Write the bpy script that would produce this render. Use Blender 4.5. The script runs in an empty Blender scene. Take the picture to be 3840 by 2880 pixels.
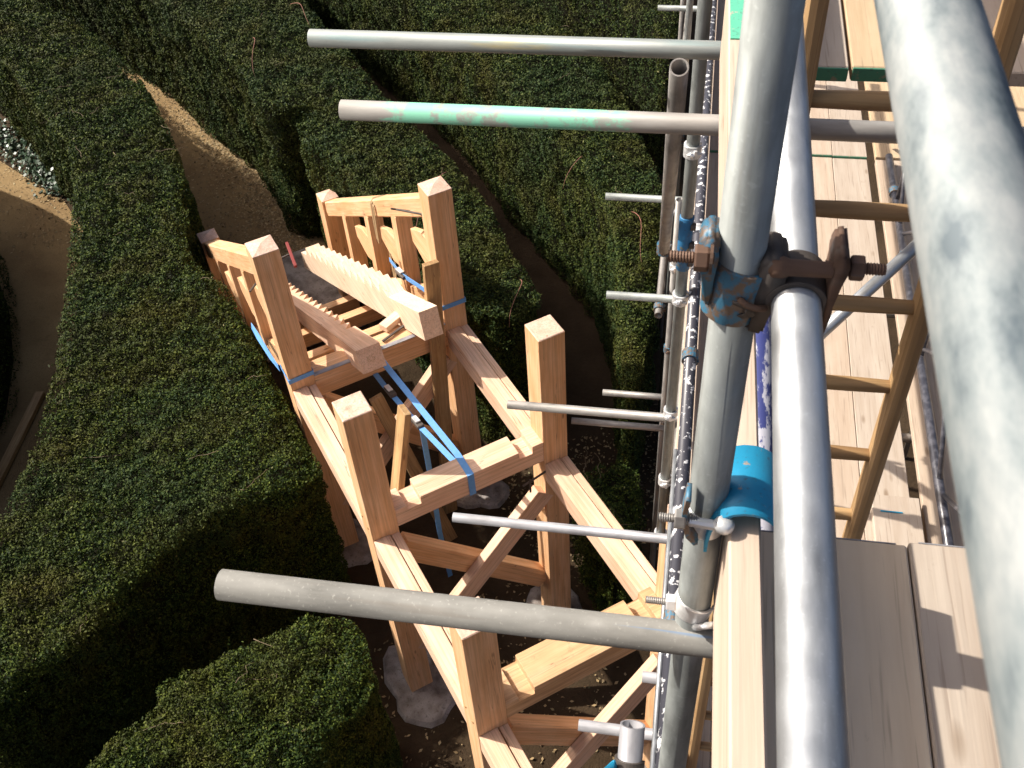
import bpy, bmesh, math, random
import numpy as np
from mathutils import Matrix, Vector
from mathutils.geometry import tessellate_polygon
rad = math.radians
random.seed(7); rng = np.random.default_rng(11)
scene = bpy.context.scene
COL = scene.collection

# ------------------------------------------------------------------ camera, sky, sun, exposure
cam_d = bpy.data.cameras.new('camera'); cam = bpy.data.objects.new('camera', cam_d); COL.objects.link(cam)
cam_d.lens = 36.23; cam_d.sensor_width = 36; cam_d.clip_start = 0.05; cam_d.clip_end = 600
def cam_rot(pitch, roll, yaw):
    fwd = Vector((math.sin(yaw)*math.cos(pitch), math.cos(yaw)*math.cos(pitch), -math.sin(pitch)))
    right = Vector((math.cos(yaw), -math.sin(yaw), 0)); up = right.cross(fwd)
    r2 = right*math.cos(roll) + up*math.sin(roll); u2 = up*math.cos(roll) - right*math.sin(roll)
    return Matrix((r2, u2, -fwd)).transposed()
cam.matrix_world = Matrix.Translation((0, 0, 8.2)) @ cam_rot(rad(45.789), rad(-4.42), rad(-12.536)).to_4x4()
cam_d.dof.use_dof = True; cam_d.dof.focus_distance = 5.0; cam_d.dof.aperture_fstop = 26
scene.camera = cam

SUN_TO = Vector((-1.06, 0.17, 1.0)).normalized()          # towards the sun
sun_el = math.asin(SUN_TO.z); sun_az = math.atan2(SUN_TO.x, SUN_TO.y)
world = bpy.data.worlds.new('World'); scene.world = world; world.use_nodes = True
wn = world.node_tree; bg = wn.nodes['Background']
sky = wn.nodes.new('ShaderNodeTexSky'); sky.sky_type = 'NISHITA'; sky.sun_disc = False
sky.dust_density = 6.0; sky.ozone_density = 0.5; sky.air_density = 0.75
sky.sun_elevation = sun_el; sky.sun_rotation = sun_az
wn.links.new(sky.outputs['Color'], bg.inputs['Color']); bg.inputs['Strength'].default_value = 0.095
sun_d = bpy.data.lights.new('sun', 'SUN'); sun = bpy.data.objects.new('sun', sun_d); COL.objects.link(sun)
sun_d.energy = 4.6; sun_d.angle = rad(0.53); sun_d.color = (1.0, 0.94, 0.84)
sun.rotation_euler = (-SUN_TO).to_track_quat('-Z', 'Y').to_euler()
vs = scene.view_settings; vs.view_transform = 'Standard'; vs.look = 'None'; vs.gamma = 1.0
vs.use_curve_mapping = False; vs.exposure = 0.62

# ------------------------------------------------------------------ helpers
WM = {}
def link(o, parent=None, M=None):
    COL.objects.link(o); M = M if M is not None else Matrix.Identity(4)
    if parent is not None:
        o.parent = parent; o.matrix_basis = WM[parent.name].inverted() @ M
    else: o.matrix_basis = M
    WM[o.name] = M
    return o
def obj(name, mesh, parent=None, M=None): return link(bpy.data.objects.new(name, mesh), parent, M)
def tag(o, label=None, cat=None, group=None, kind=None):
    if label: o['label'] = label
    if cat: o['category'] = cat
    if group: o['group'] = group
    if kind: o['kind'] = kind
    return o
def empty(name, M=None, label=None, cat=None, group=None):
    o = bpy.data.objects.new(name, None); o.empty_display_size = 0.1
    link(o, None, M); return tag(o, label, cat, group)
def T(x, y, z): return Matrix.Translation((x, y, z))
def frame(p0, p1, up=(0, 0, 1)):
    p0 = Vector(p0); p1 = Vector(p1); x = (p1-p0).normalized(); up = Vector(up)
    if abs(x.dot(up)) > 0.98: up = Vector((0, 1, 0)) if abs(x.y) < 0.9 else Vector((1, 0, 0))
    y = up.cross(x).normalized(); z = x.cross(y)
    R = Matrix((x, y, z)).transposed().to_4x4()
    return Matrix.Translation((p0+p1)/2) @ R, (p1-p0).length
def finish(bm, name, mat, smooth=False):
    me = bpy.data.meshes.new(name); bmesh.ops.recalc_face_normals(bm, faces=bm.faces[:]); bm.to_mesh(me); bm.free()
    if mat: me.materials.append(mat)
    if smooth:
        me.polygons.foreach_set('use_smooth', [True]*len(me.polygons))
    return me
_bc = {}
def box_mesh(L, W, H, bev, mat, jitter=0.0):
    k = (round(L, 4), round(W, 4), round(H, 4), bev, mat.name, jitter)
    if k in _bc: return _bc[k]
    bm = bmesh.new(); bmesh.ops.create_cube(bm, size=1.0)
    for v in bm.verts: v.co = Vector((v.co.x*L, v.co.y*W, v.co.z*H))
    if bev: bmesh.ops.bevel(bm, geom=bm.edges[:], offset=bev, segments=1, affect='EDGES', profile=0.5)
    _bc[k] = finish(bm, 'timber', mat); return _bc[k]
def beam(name, parent, p0, p1, W, H, mat, bev=0.004, up=(0, 0, 1), base=None):
    if base is not None: p0 = base @ Vector(p0); p1 = base @ Vector(p1); up = base.to_3x3() @ Vector(up)
    M, L = frame(p0, p1, up)
    return obj(name, box_mesh(L, W, H, bev, mat), parent, M)
def prism_mesh(name, poly, depth, mat, bev=0.0):
    """poly in local (x,z), extruded along y by depth, centred"""
    bm = bmesh.new()
    a = [bm.verts.new((x, -depth/2, z)) for x, z in poly]; b = [bm.verts.new((x, depth/2, z)) for x, z in poly]
    bm.faces.new(a); bm.faces.new(b[::-1]); n = len(poly)
    for i in range(n): bm.faces.new((a[i], b[i], b[(i+1) % n], a[(i+1) % n]))
    if bev: bmesh.ops.bevel(bm, geom=bm.edges[:], offset=bev, segments=1, affect='EDGES')
    return finish(bm, name, mat)
_tc = {}
def tube_mesh(L, r, mat, seg=24, wall=0.004, flat=0.0):
    """open-ended tube along local X, with a real bore"""
    k = (round(L, 3), r, mat.name, seg, wall)
    if k in _tc: return _tc[k]
    bm = bmesh.new(); rings = []
    depth = min(0.35, L*0.45)
    for x, rr in ((-L/2+depth, r-wall), (-L/2, r-wall), (-L/2, r), (L/2, r), (L/2, r-wall), (L/2-depth, r-wall)):
        rings.append([bm.verts.new((x, rr*math.cos(2*math.pi*i/seg), rr*math.sin(2*math.pi*i/seg))) for i in range(seg)])
    for a, b in zip(rings[:-1], rings[1:]):
        for i in range(seg): bm.faces.new((a[i], a[(i+1) % seg], b[(i+1) % seg], b[i]))
    bm.faces.new(rings[0]); bm.faces.new(rings[-1])
    me = finish(bm, 'tube', mat)
    sm = [abs(p.normal.x) < 0.5 for p in me.polygons]; me.polygons.foreach_set('use_smooth', sm)
    _tc[k] = me; return me
def tube(name, parent, p0, p1, mat, r=0.02415, seg=24, spin=0.0):
    M, L = frame(p0, p1)
    return obj(name, tube_mesh(L, r, mat, seg), parent, M @ Matrix.Rotation(spin, 4, 'X'))
def lathe_mesh(name, prof, mat, seg=14, smooth=False):
    bm = bmesh.new(); rings = []
    for x, r in prof: rings.append([bm.verts.new((x, r*math.cos(2*math.pi*i/seg), r*math.sin(2*math.pi*i/seg))) for i in range(seg)])
    for a, b in zip(rings[:-1], rings[1:]):
        for i in range(seg): bm.faces.new((a[i], a[(i+1) % seg], b[(i+1) % seg], b[i]))
    bm.faces.new(rings[0]); bm.faces.new(rings[-1])
    return finish(bm, name, mat, smooth)
def bolt_mesh(L, r, mat):
    n = int(L/0.0028); prof = []
    for i in range(n): prof += [(i*L/n, r), ((i+.5)*L/n, r*0.8)]
    prof.append((L, r*0.85)); return lathe_mesh('bolt', prof, mat, 12)
def hex_mesh(t, r, mat): return lathe_mesh('nut', [(0, r*.93), (0.002, r), (t-.002, r), (t, r*.93)], mat, 6)
def arc_mesh(name, r0, th, width, a0, a1, mat, n=18):
    """band around local Z axis"""
    bm = bmesh.new(); rows = []
    for i in range(n+1):
        a = a0+(a1-a0)*i/n; c, s = math.cos(a), math.sin(a)
        rows.append([bm.verts.new((r*c, r*s, z)) for r, z in ((r0, -width/2), (r0+th, -width/2), (r0+th, width/2), (r0, width/2))])
    for a, b in zip(rows[:-1], rows[1:]):
        for i in range(4): bm.faces.new((a[i], a[(i+1) % 4], b[(i+1) % 4], b[i]))
    bm.faces.new(rows[0]); bm.faces.new(rows[-1])
    bmesh.ops.bevel(bm, geom=[e for e in bm.edges], offset=0.0007, segments=1, affect='EDGES')
    return finish(bm, name, mat)
def sweep_mesh(name, pts, r, mat, seg=6, taper=1.0):
    pts = [Vector(p) for p in pts]; bm = bmesh.new(); rings = []
    for i, p in enumerate(pts):
        t = (pts[min(i+1, len(pts)-1)]-pts[max(i-1, 0)]).normalized()
        up = Vector((0, 0, 1)) if abs(t.z) < .9 else Vector((0, 1, 0))
        y = up.cross(t).normalized(); z = t.cross(y); rr = r*(1+(taper-1)*i/(len(pts)-1))
        rings.append([bm.verts.new(p+y*rr*math.cos(2*math.pi*k/seg)+z*rr*math.sin(2*math.pi*k/seg)) for k in range(seg)])
    for a, b in zip(rings[:-1], rings[1:]):
        for i in range(seg): bm.faces.new((a[i], a[(i+1) % seg], b[(i+1) % seg], b[i]))
    bm.faces.new(rings[0]); bm.faces.new(rings[-1])
    return finish(bm, name, mat, True)
def ribbon_mesh(name, pts, wvecs, width, th, mat):
    """strap: polyline with a width direction at each point"""
    pts = [Vector(p) for p in pts]; bm = bmesh.new(); rows = []
    for i, p in enumerate(pts):
        t = (pts[min(i+1, len(pts)-1)]-pts[max(i-1, 0)]).normalized(); w = Vector(wvecs[i] if isinstance(wvecs[0], (tuple, list)) else wvecs)
        w = (w-t*w.dot(t)).normalized()*width/2; n = t.cross(w).normalized()*th/2
        rows.append([bm.verts.new(q) for q in (p-w-n, p+w-n, p+w+n, p-w+n)])
    for a, b in zip(rows[:-1], rows[1:]):
        for i in range(4): bm.faces.new((a[i], a[(i+1) % 4], b[(i+1) % 4], b[i]))
    bm.faces.new(rows[0]); bm.faces.new(rows[-1])
    return finish(bm, name, mat)

# ------------------------------------------------------------------ materials
class NT:
    def __init__(s, name):
        s.m = bpy.data.materials.new(name); s.m.use_nodes = True; s.t = s.m.node_tree
        s.b = s.t.nodes['Principled BSDF']
    def n(s, typ, **kw):
        nd = s.t.nodes.new('ShaderNode'+typ)
        for k, v in kw.items():
            if k in nd.inputs: nd.inputs[k].default_value = v
            else: setattr(nd, k, v)
        return nd
    def l(s, a, b): s.t.links.new(a, b)
    def coords(s, scale=(1, 1, 1), kind='Object', rand=True):
        tc = s.n('TexCoord'); mp = s.n('Mapping'); mp.inputs['Scale'].default_value = scale
        if rand:
            oi = s.n('ObjectInfo'); mu = s.n('VectorMath', operation='SCALE'); mu.inputs[0].default_value = (37, 53, 71)
            s.l(oi.outputs['Random'], mu.inputs['Scale'])
            ad = s.n('VectorMath', operation='ADD'); s.l(tc.outputs[kind], ad.inputs[0]); s.l(mu.outputs[0], ad.inputs[1]); s.l(ad.outputs[0], mp.inputs['Vector'])
        else: s.l(tc.outputs[kind], mp.inputs['Vector'])
        return mp.outputs[0]
    def noise(s, vec, scale, detail=4, rough=.55):
        nz = s.n('TexNoise'); nz.inputs['Scale'].default_value = scale; nz.inputs['Detail'].default_value = detail; nz.inputs['Roughness'].default_value = rough
        s.l(vec, nz.inputs['Vector']); return nz.outputs['Fac']
    def ramp(s, fac, stops):
        r = s.n('ValToRGB'); e = r.color_ramp.elements
        while len(e) > 1: e.remove(e[-1])
        e[0].position = stops[0][0]; e[0].color = (*stops[0][1], 1)
        for p, c in stops[1:]: x = e.new(p); x.color = (*c, 1)
        s.l(fac, r.inputs[0]); return r.outputs[0]
    def mix(s, fac, a, b, mode='MIX'):
        mx = s.n('Mix', data_type='RGBA', blend_type=mode); F = mx.inputs[0]
        if isinstance(fac, (int, float)): F.default_value = fac
        else: s.l(fac, F)
        for v, i in ((a, 6), (b, 7)):
            if isinstance(v, tuple): mx.inputs[i].default_value = (*v, 1)
            else: s.l(v, mx.inputs[i])
        return mx.outputs[2]
    def bump(s, h, strength=.3, dist=.01):
        b = s.n('Bump'); b.inputs['Strength'].default_value = strength; b.inputs['Distance'].default_value = dist
        s.l(h, b.inputs['Height']); s.l(b.outputs[0], s.b.inputs['Normal'])
    def done(s, col, rough=.6, metal=0.0, spec=.5):
        if isinstance(col, tuple): s.b.inputs['Base Color'].default_value = (*col, 1)
        else: s.l(col, s.b.inputs['Base Color'])
        if isinstance(rough, (int, float)): s.b.inputs['Roughness'].default_value = rough
        else: s.l(rough, s.b.inputs['Roughness'])
        s.b.inputs['Metallic'].default_value = metal; s.b.inputs['Specular IOR Level'].default_value = spec
        return s.m
def R3(c): return (c, c, c)

def mat_timber(name, c1, c2, c3, stain=0.25):
    s = NT(name); v = s.coords((1.0, 9, 9)); g = s.noise(v, 2.2, 6, .6)
    v2 = s.coords((2.5, 2.5, 2.5)); big = s.noise(v2, 1.3, 3)
    v3 = s.coords((.8, 38, 38)); fine = s.noise(v3, 2.0, 3)
    col = s.ramp(g, [(.3, c3), (.48, c1), (.7, c2)])
    col = s.mix(s.ramp(big, [(.35, R3(0)), (.7, R3(.55))]), col, c3)
    col = s.mix(s.ramp(fine, [(.42, R3(.35)), (.55, R3(0))]), col, tuple(x*.62 for x in c3))
    # mud smears and knots
    v4 = s.coords((3, 3, 3)); sm = s.noise(v4, 2.1, 6, .7)
    col = s.mix(s.ramp(sm, [(.62, R3(0)), (.75, R3(stain))]), col, (.20, .12, .06))
    v5 = s.coords((2.2, 7, 7)); vo = s.n('TexVoronoi'); vo.inputs['Scale'].default_value = 1.0; s.l(v5, vo.inputs['Vector'])
    col = s.mix(s.ramp(vo.outputs['Distance'], [(.03, R3(.75)), (.085, R3(0))]), col, (.16, .07, .03))
    cr = s.noise(s.coords((.45, 16, 16)), 1.7, 2, .4); ck = s.n('Math', operation='ABSOLUTE'); sb = s.n('Math', operation='SUBTRACT'); s.l(cr, sb.inputs[0]); sb.inputs[1].default_value = .60; s.l(sb.outputs[0], ck.inputs[0])
    col = s.mix(s.ramp(ck.outputs[0], [(.002, R3(.55)), (.007, R3(0))]), col, (.10, .05, .025))
    s.bump(fine, .25, .003); return s.done(col, .62, 0, .3)
M_FIR = mat_timber('fresh_fir', (.77, .475, .265), (.82, .55, .34), (.66, .365, .175))
M_FIR2 = mat_timber('pink_fir', (.77, .53, .38), (.82, .60, .45), (.67, .42, .27), .2)
M_PALE = mat_timber('pale_sawn_fir', (.84, .64, .48), (.88, .70, .55), (.74, .52, .36), .12)
M_END = mat_timber('end_grain_fir', (.70, .49, .38), (.76, .56, .46), (.58, .37, .27), .3)
M_FIRMUD = mat_timber('muddy_fir', (.62, .40, .22), (.68, .47, .29), (.46, .28, .14), .75)
M_OLDPLANK = mat_timber('muddy_plank', (.44, .28, .13), (.52, .36, .19), (.26, .15, .07), .7)
M_LADDER = mat_timber('varnished_ladder', (.42, .27, .135), (.49, .33, .18), (.32, .19, .085), .4)

def mat_board(name, c1, c2, c3):
    s = NT(name); v = s.coords((1, 14, 14)); g = s.noise(v, 1.6, 6, .6)
    col = s.ramp(g, [(.3, c3), (.5, c1), (.68, c2)])
    v2 = s.coords((1.5, 1.5, 1.5)); b = s.noise(v2, 2.0, 5, .65)
    col = s.mix(s.ramp(b, [(.35, R3(0)), (.65, R3(.45))]), col, c3)
    vf = s.coords((4, 120, 120)); f = s.noise(vf, 1.0, 2); col = s.mix(s.ramp(f, [(.33, R3(.35)), (.42, R3(0))]), col, (.16, .11, .08))
    vk = s.coords((3.2, 9, 9)); vo = s.n('TexVoronoi'); vo.inputs['Scale'].default_value = 1.0; s.l(vk, vo.inputs['Vector'])
    col = s.mix(s.ramp(vo.outputs['Distance'], [(.05, R3(.6)), (.13, R3(0))]), col, (.16, .10, .055))
    vd = s.coords((6, 10, 10)); d = s.noise(vd, 1.0, 6, .75); col = s.mix(s.ramp(d, [(.62, R3(0)), (.72, R3(.4))]), col, (.18, .13, .09))
    s.bump(f, .25, .003); return s.done(col, .75, 0, .25)
M_BOARD = mat_board('scaffold_board', (.45, .36, .28), (.50, .41, .325), (.39, .295, .22))
M_BOARD2 = mat_board('scaffold_board_grey', (.43, .36, .295), (.48, .41, .34), (.38, .305, .24))
M_BOARDLIFT = mat_board('scaffold_board_shade_lift', (.69, .56, .41), (.74, .61, .46), (.60, .47, .335))  # for the shaded board: bounced light is put into its paler, warmer colour
M_BOARD3 = mat_board('scaffold_board_yellow', (.50, .375, .24), (.55, .425, .285), (.43, .305, .185))
M_TOE = mat_board('toe_board_wood', (.52, .415, .33), (.57, .47, .385), (.45, .345, .265))

def mat_steel(name, c=(.27, .29, .285), metal=.5, rough=.52, spots=True, streak=.4, blue=0.0, spot=110, spotf=.22):
    s = NT(name); v = s.coords((1.5, 7, 7)); a = s.noise(v, 4, 5, .6)
    col = s.ramp(a, [(.3, tuple(x*.62 for x in c)), (.5, c), (.72, tuple(min(1, x*1.28) for x in c))])
    v2 = s.coords((1, 1, 1)); sp = s.noise(v2, spot, 3)
    if spots: col = s.mix(s.ramp(sp, [(.60, R3(0)), (.72, R3(spotf))]), col, tuple(min(1, x*1.6) for x in c))
    v3 = s.coords((1.2, 30, 30)); st = s.noise(v3, 1.5, 3); col = s.mix(s.ramp(st, [(.55, R3(0)), (.7, R3(streak))]), col, (.14, .12, .10))
    if blue: 
        st2 = s.noise(s.coords((1.6, 45, 45)), 1.1, 2); col = s.mix(s.ramp(st2, [(.66, R3(0)), (.70, R3(blue))]), col, (.06, .16, .32))
    rr = s.ramp(s.noise(v2, 18, 4), [(.3, R3(rough*.75)), (.7, R3(min(1, rough*1.35)))])
    s.bump(sp, .10, .0007); return s.done(col, rr, metal, .5)
M_STEEL = mat_steel('weathered_galvanised_tube')
M_STEELW = mat_steel('warm_weathered_tube', (.28, .265, .25), .5, .5)
M_STEELROUGH = mat_steel('cement_spotted_tube', (.165, .162, .15), .1, .75, True, .6, .7, 170, .8)
M_STEELNEW = mat_steel('bright_galvanised_tube', (.46, .48, .50), .7, .42, True, .1, 0, 260)
s = NT('pale_handrail_tube'); a = s.noise(s.coords((4.5, 11, 11)), 2.4, 5, .62); b = s.noise(s.coords((3, 60, 60)), 1.6, 3)
c = s.ramp(a, [(.36, (.10, .13, .15)), (.47, (.23, .265, .275)), (.60, (.36, .38, .38))]); c = s.mix(s.ramp(b, [(.56, R3(0)), (.72, R3(.35))]), c, (.20, .22, .24))
M_STEELPALE = s.done(c, .6, .15)
M_STEELGREY = mat_steel('grey_alloy_tube', (.29, .29, .31), .3, .5, False, .2)
M_CLAMP = mat_steel('bright_plated_coupler', (.78, .79, .80), .45, .35, False, .12)
M_RUST = mat_steel('rusty_iron', (.13, .075, .05), .25, .65, False, .6)
M_DARKIRON = mat_steel('dark_iron', (.10, .085, .075), .4, .6, False, .4)

def mat_patchy(name, paint, under, lo=.48, hi=.56, scale=26, rough=.5):
    s = NT(name); v = s.coords((1, 1, 1)); a = s.noise(v, scale, 5, .65)
    col = s.mix(s.ramp(a, [(lo, R3(0)), (hi, R3(1))]), paint, under)
    b = s.noise(v, scale*3, 3); col = s.mix(s.ramp(b, [(.6, R3(0)), (.72, R3(.5))]), col, (.06, .045, .035))
    s.bump(a, .3, .002); return s.done(col, rough, .1, .5)
M_BLUE = mat_patchy('worn_blue_paint', (.045, .15, .24), (.15, .105, .075), .44, .55, 70)
M_BLUEC = mat_patchy('clean_blue_paint', (.015, .24, .42), (.30, .26, .22), .66, .70, 40, .4)
M_GREENEND = mat_patchy('green_end_paint', (.05, .20, .12), (.22, .20, .13), .58, .66, 40, .6)
M_MINT = mat_patchy('mint_paint', (.12, .50, .33), (.5, .42, .34), .62, .68, 40, .5)
# dark rail with white paint splatter
s = NT('splattered_black_paint'); v = s.coords((1, 1, 1)); a = s.noise(v, 34, 4, .6)
c = s.mix(s.ramp(a, [(.57, R3(0)), (.60, R3(1))]), (.055, .055, .07), (.75, .75, .76))
M_SPLAT = s.done(c, .38, 0, .6)
s = NT('glossy_black_paint'); v = s.coords((1, 1, 1)); a = s.noise(v, 30, 3)
M_BLACK = s.done(s.mix(s.ramp(a, [(.45, R3(0)), (.6, R3(1))]), (.035, .035, .045), (.075, .075, .09)), .28, 0, .6); s.bump(a, .35, .004)
s = NT('blue_white_tube'); v = s.coords((1, 3, 3)); a = s.noise(v, 14, 5, .7)
M_BLUEWHITE = s.done(s.mix(s.ramp(a, [(.47, R3(0)), (.52, R3(1))]), (.035, .045, .17), (.40, .40, .46)), .5)
# tube with a band of mint paint between two places along its length
s = NT('mint_banded_tube'); tc = s.n('TexCoord'); sep = s.n('SeparateXYZ'); s.l(tc.outputs['Object'], sep.inputs[0])
v = s.coords((1, 4, 4), rand=False); a = s.noise(v, 16, 5, .7)
add = s.n('Math', operation='MULTIPLY_ADD'); s.l(a, add.inputs[0]); add.inputs[1].default_value = .16; s.l(sep.outputs['X'], add.inputs[2])
band = s.ramp(add.outputs[0], [(0, R3(0)), (1, R3(1))])
mr = s.n('MapRange'); s.l(add.outputs[0], mr.inputs[0]); mr.inputs[1].default_value = -1.4; mr.inputs[2].default_value = 1.0
m_fac = s.ramp(mr.outputs[0], [(.178, R3(0)), (.188, R3(1)), (.405, R3(1)), (.42, R3(0))])
chip = s.ramp(s.noise(s.coords((1, 1, 1), rand=False), 22, 5, .7), [(.50, R3(1)), (.60, R3(.12))])
fac = s.n('Math', operation='MULTIPLY'); s.l(m_fac, fac.inputs[0]); s.l(chip, fac.inputs[1])
base = s.ramp(s.noise(s.coords((1.5, 9, 9)), 4, 5), [(.3, (.22, .205, .19)), (.7, (.34, .325, .305))])
M_MINTTUBE = s.done(s.mix(fac.outputs[0], base, (.20, .50, .36)), .55, .1)
# tube with faded blue-green and yellow paint traces
s = NT('paint_traced_tube'); v = s.coords((1.2, 8, 8)); a = s.noise(v, 3, 5, .65)
c = s.ramp(a, [(.3, (.20, .22, .21)), (.7, (.34, .36, .35))])
c = s.mix(s.ramp(s.noise(s.coords((.9, 14, 14)), 2.0, 4), [(.52, R3(0)), (.66, R3(.6))]), c, (.16, .30, .33))
c = s.mix(s.ramp(s.noise(s.coords((1.6, 12, 12)), 1.7, 4), [(.60, R3(0)), (.70, R3(.5))]), c, (.48, .38, .14))
M_TRACE = s.done(c, .48, .3)
s = NT('blue_webbing'); v = s.coords((1, 1, 1)); a = s.noise(v, 40, 2)
M_STRAP = s.done(s.mix(a, (.10, .27, .60), (.16, .38, .76)), .6, 0, .3)
s = NT('beige_webbing'); v = s.coords((1, 1, 1)); a = s.noise(v, 20, 3)
M_SLING = s.done(s.mix(a, (.20, .13, .06), (.36, .25, .13)), .8)
s = NT('red_paint'); M_RED = s.done((.22, .03, .025), .5)
s = NT('concrete'); v = s.coords((1, 1, 1)); a = s.noise(v, 5, 6, .65); b = s.noise(v, 40, 3)
c = s.ramp(a, [(.34, (.12, .095, .08)), (.60, (.36, .325, .305))]); c = s.mix(s.ramp(b, [(.55, R3(0)), (.68, R3(.6))]), c, (.10, .075, .055))
s.bump(b, .5, .01); M_CONC = s.done(c, .9, 0, .2)
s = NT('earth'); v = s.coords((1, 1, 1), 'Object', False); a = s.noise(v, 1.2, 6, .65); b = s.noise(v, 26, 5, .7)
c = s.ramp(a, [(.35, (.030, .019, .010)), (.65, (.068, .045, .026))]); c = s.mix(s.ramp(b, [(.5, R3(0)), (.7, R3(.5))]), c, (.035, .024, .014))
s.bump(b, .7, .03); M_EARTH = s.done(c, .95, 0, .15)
s = NT('trodden_path'); v = s.coords((1, 1, 1), 'Object', False); a = s.noise(v, .9, 5, .6); b = s.noise(v, 55, 4, .7); d = s.noise(v, 5, 5, .7)
c = s.ramp(a, [(.35, (.20, .13, .062)), (.65, (.31, .215, .105))]); c = s.mix(s.ramp(b, [(.52, R3(0)), (.7, R3(.55))]), c, (.12, .08, .04))
c = s.mix(s.ramp(d, [(.55, R3(0)), (.7, R3(.4))]), c, (.15, .10, .05))
s.bump(b, .6, .015); M_PATH = s.done(c, .95, 0, .15)
s = NT('dead_leaves'); g = s.n('NewGeometry'); M_LITTER = s.done(s.ramp(g.outputs['Random Per Island'], [(0, (.10, .065, .03)), (.5, (.28, .19, .09)), (.85, (.42, .32, .17)), (1, (.10, .09, .04))]), .8)
def mat_leaf(name, dark, mid, warm):
    s = NT(name); g = s.n('NewGeometry'); v = s.coords((1, 1, 1), 'Object', False)
    a = s.noise(v, 1.7, 5, .65); r = g.outputs['Random Per Island']
    col = s.ramp(r, [(0, tuple(x*.4 for x in dark)), (.3, dark), (.6, mid), (.90, warm), (.993, tuple(x*1.35 for x in warm)), (1, (.20, .18, .09))])  # palest leaves are painted glints, darkest ones painted shade in the pits
    col = s.mix(s.ramp(a, [(.44, R3(0)), (.66, R3(.5))]), col, (.074, .057, .008))
    b = s.noise(v, .8, 3); col = s.mix(s.ramp(b, [(.48, R3(0)), (.66, R3(.5))]), col, (.017, .040, .013))
    s.done(col, .68, 0, .16); return s.m
M_YEW = mat_leaf('yew_leaves', (.011, .026, .003), (.034, .058, .007), (.068, .090, .011))
M_YEWB = mat_leaf('yew_leaves_bluish', (.012, .027, .005), (.034, .056, .010), (.068, .088, .016))
s = NT('hedge_inner_shade'); M_CORE = s.done((.012, .012, .006), .95, 0, .1)  # near-black colour stands in for deep shade among the leaves
s = NT('bramble_bark'); M_STEM = s.done((.22, .09, .06), .7)
s = NT('twig_bark'); M_TWIG = s.done((.17, .125, .075), .8)
s = NT('ivy_leaf'); g = s.n('NewGeometry'); M_IVY = s.done(s.ramp(g.outputs['Random Per Island'], [(0, (.02, .05, .02)), (.6, (.04, .075, .04)), (1, (.085, .13, .09))]), .4, 0, .5)

# ------------------------------------------------------------------ bridge axes (u along the bridge, v across)
BT = -0.91821
BM = T(-5.055, 8.190, 0) @ Matrix.Rotation(BT, 4, 'Z')
def B(u, v, z=0.0): return BM @ Vector((u, v, z))

# ------------------------------------------------------------------ ground and paths
def sheet(name, pts, z, mat, kind='structure'):
    bm = bmesh.new(); f = bm.faces.new([bm.verts.new((x, y, z)) for x, y in pts]); f.normal_update()
    if f.normal.z < 0: f.normal_flip()
    me = bpy.data.meshes.new(name); bm.to_mesh(me); bm.free(); me.materials.append(mat)
    return tag(obj(name, me), kind=kind)
sheet('ground', [(-150, -150), (150, -150), (150, 150), (-150, 150)], 0.0, M_EARTH)
def uvpts(l): return [tuple(B(u, v)[:2]) for u, v in l]
sheet('path', uvpts([(-12, -1.5), (-8, -.9), (-6, -.7), (-3, -.05), (-.2, -.02), (.1, 1.35), (-2, 1.6), (-3.2, 1.45), (-5.2, 1.0), (-6.7, .65), (-8.6, .05), (-12, -.6)]), 0.006, M_PATH)
sheet('path', uvpts([(-9, -3.6), (-6, -2.1), (-4, -1.3), (-1.9, -1.1), (-.2, -1.35), (1.8, -1.9), (3.2, -2.6), (4.3, -3.4), (2.5, -4.4), (0, -3.4), (-5, -3.2), (-9, -5)]), 0.006, M_PATH)
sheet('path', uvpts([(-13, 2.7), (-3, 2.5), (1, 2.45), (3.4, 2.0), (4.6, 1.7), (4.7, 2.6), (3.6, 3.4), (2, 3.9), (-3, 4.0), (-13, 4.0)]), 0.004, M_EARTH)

# ------------------------------------------------------------------ hedges
class VNoise:
    def __init__(s, seed):
        s.g = np.random.default_rng(seed).random((128, 128, 8))
    def __call__(s, p, f):
        q = p*f; i = np.floor(q).astype(int); t = q-i; t = t*t*(3-2*t); out = 0
        for dx in (0, 1):
            for dy in (0, 1):
                for dz in (0, 1):
                    w = (t[:, 0] if dx else 1-t[:, 0])*(t[:, 1] if dy else 1-t[:, 1])*(t[:, 2] if dz else 1-t[:, 2])
                    out = out+w*s.g[(i[:, 0]+dx) % 128, (i[:, 1]+dy) % 128, (i[:, 2]+dz) % 8]
        return out-.5
VN = VNoise(5)
def inside(pts, poly):
    x, y = pts[:, 0], pts[:, 1]; c = np.zeros(len(pts), bool); n = len(poly)
    for i in range(n):
        x0, y0 = poly[i]; x1, y1 = poly[(i+1) % n]
        if y0 == y1: continue
        c ^= ((y0 > y) != (y1 > y)) & (x < (x1-x0)*(y-y0)/(y1-y0)+x0)
    return c
def edge_dist(pts, poly):
    d = np.full(len(pts), 9.0); nn = np.zeros((len(pts), 2)); n = len(poly)
    for i in range(n):
        a = np.array(poly[i]); b = np.array(poly[(i+1) % n]); e = b-a; L = e@e
        t = np.clip(((pts-a)@e)/L, 0, 1); q = pts-(a+t[:, None]*e); dd = np.hypot(q[:, 0], q[:, 1]); m = dd < d
        d[m] = dd[m]; nn[m] = np.array([e[1], -e[0]])/math.sqrt(L)
    return d, nn
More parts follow.
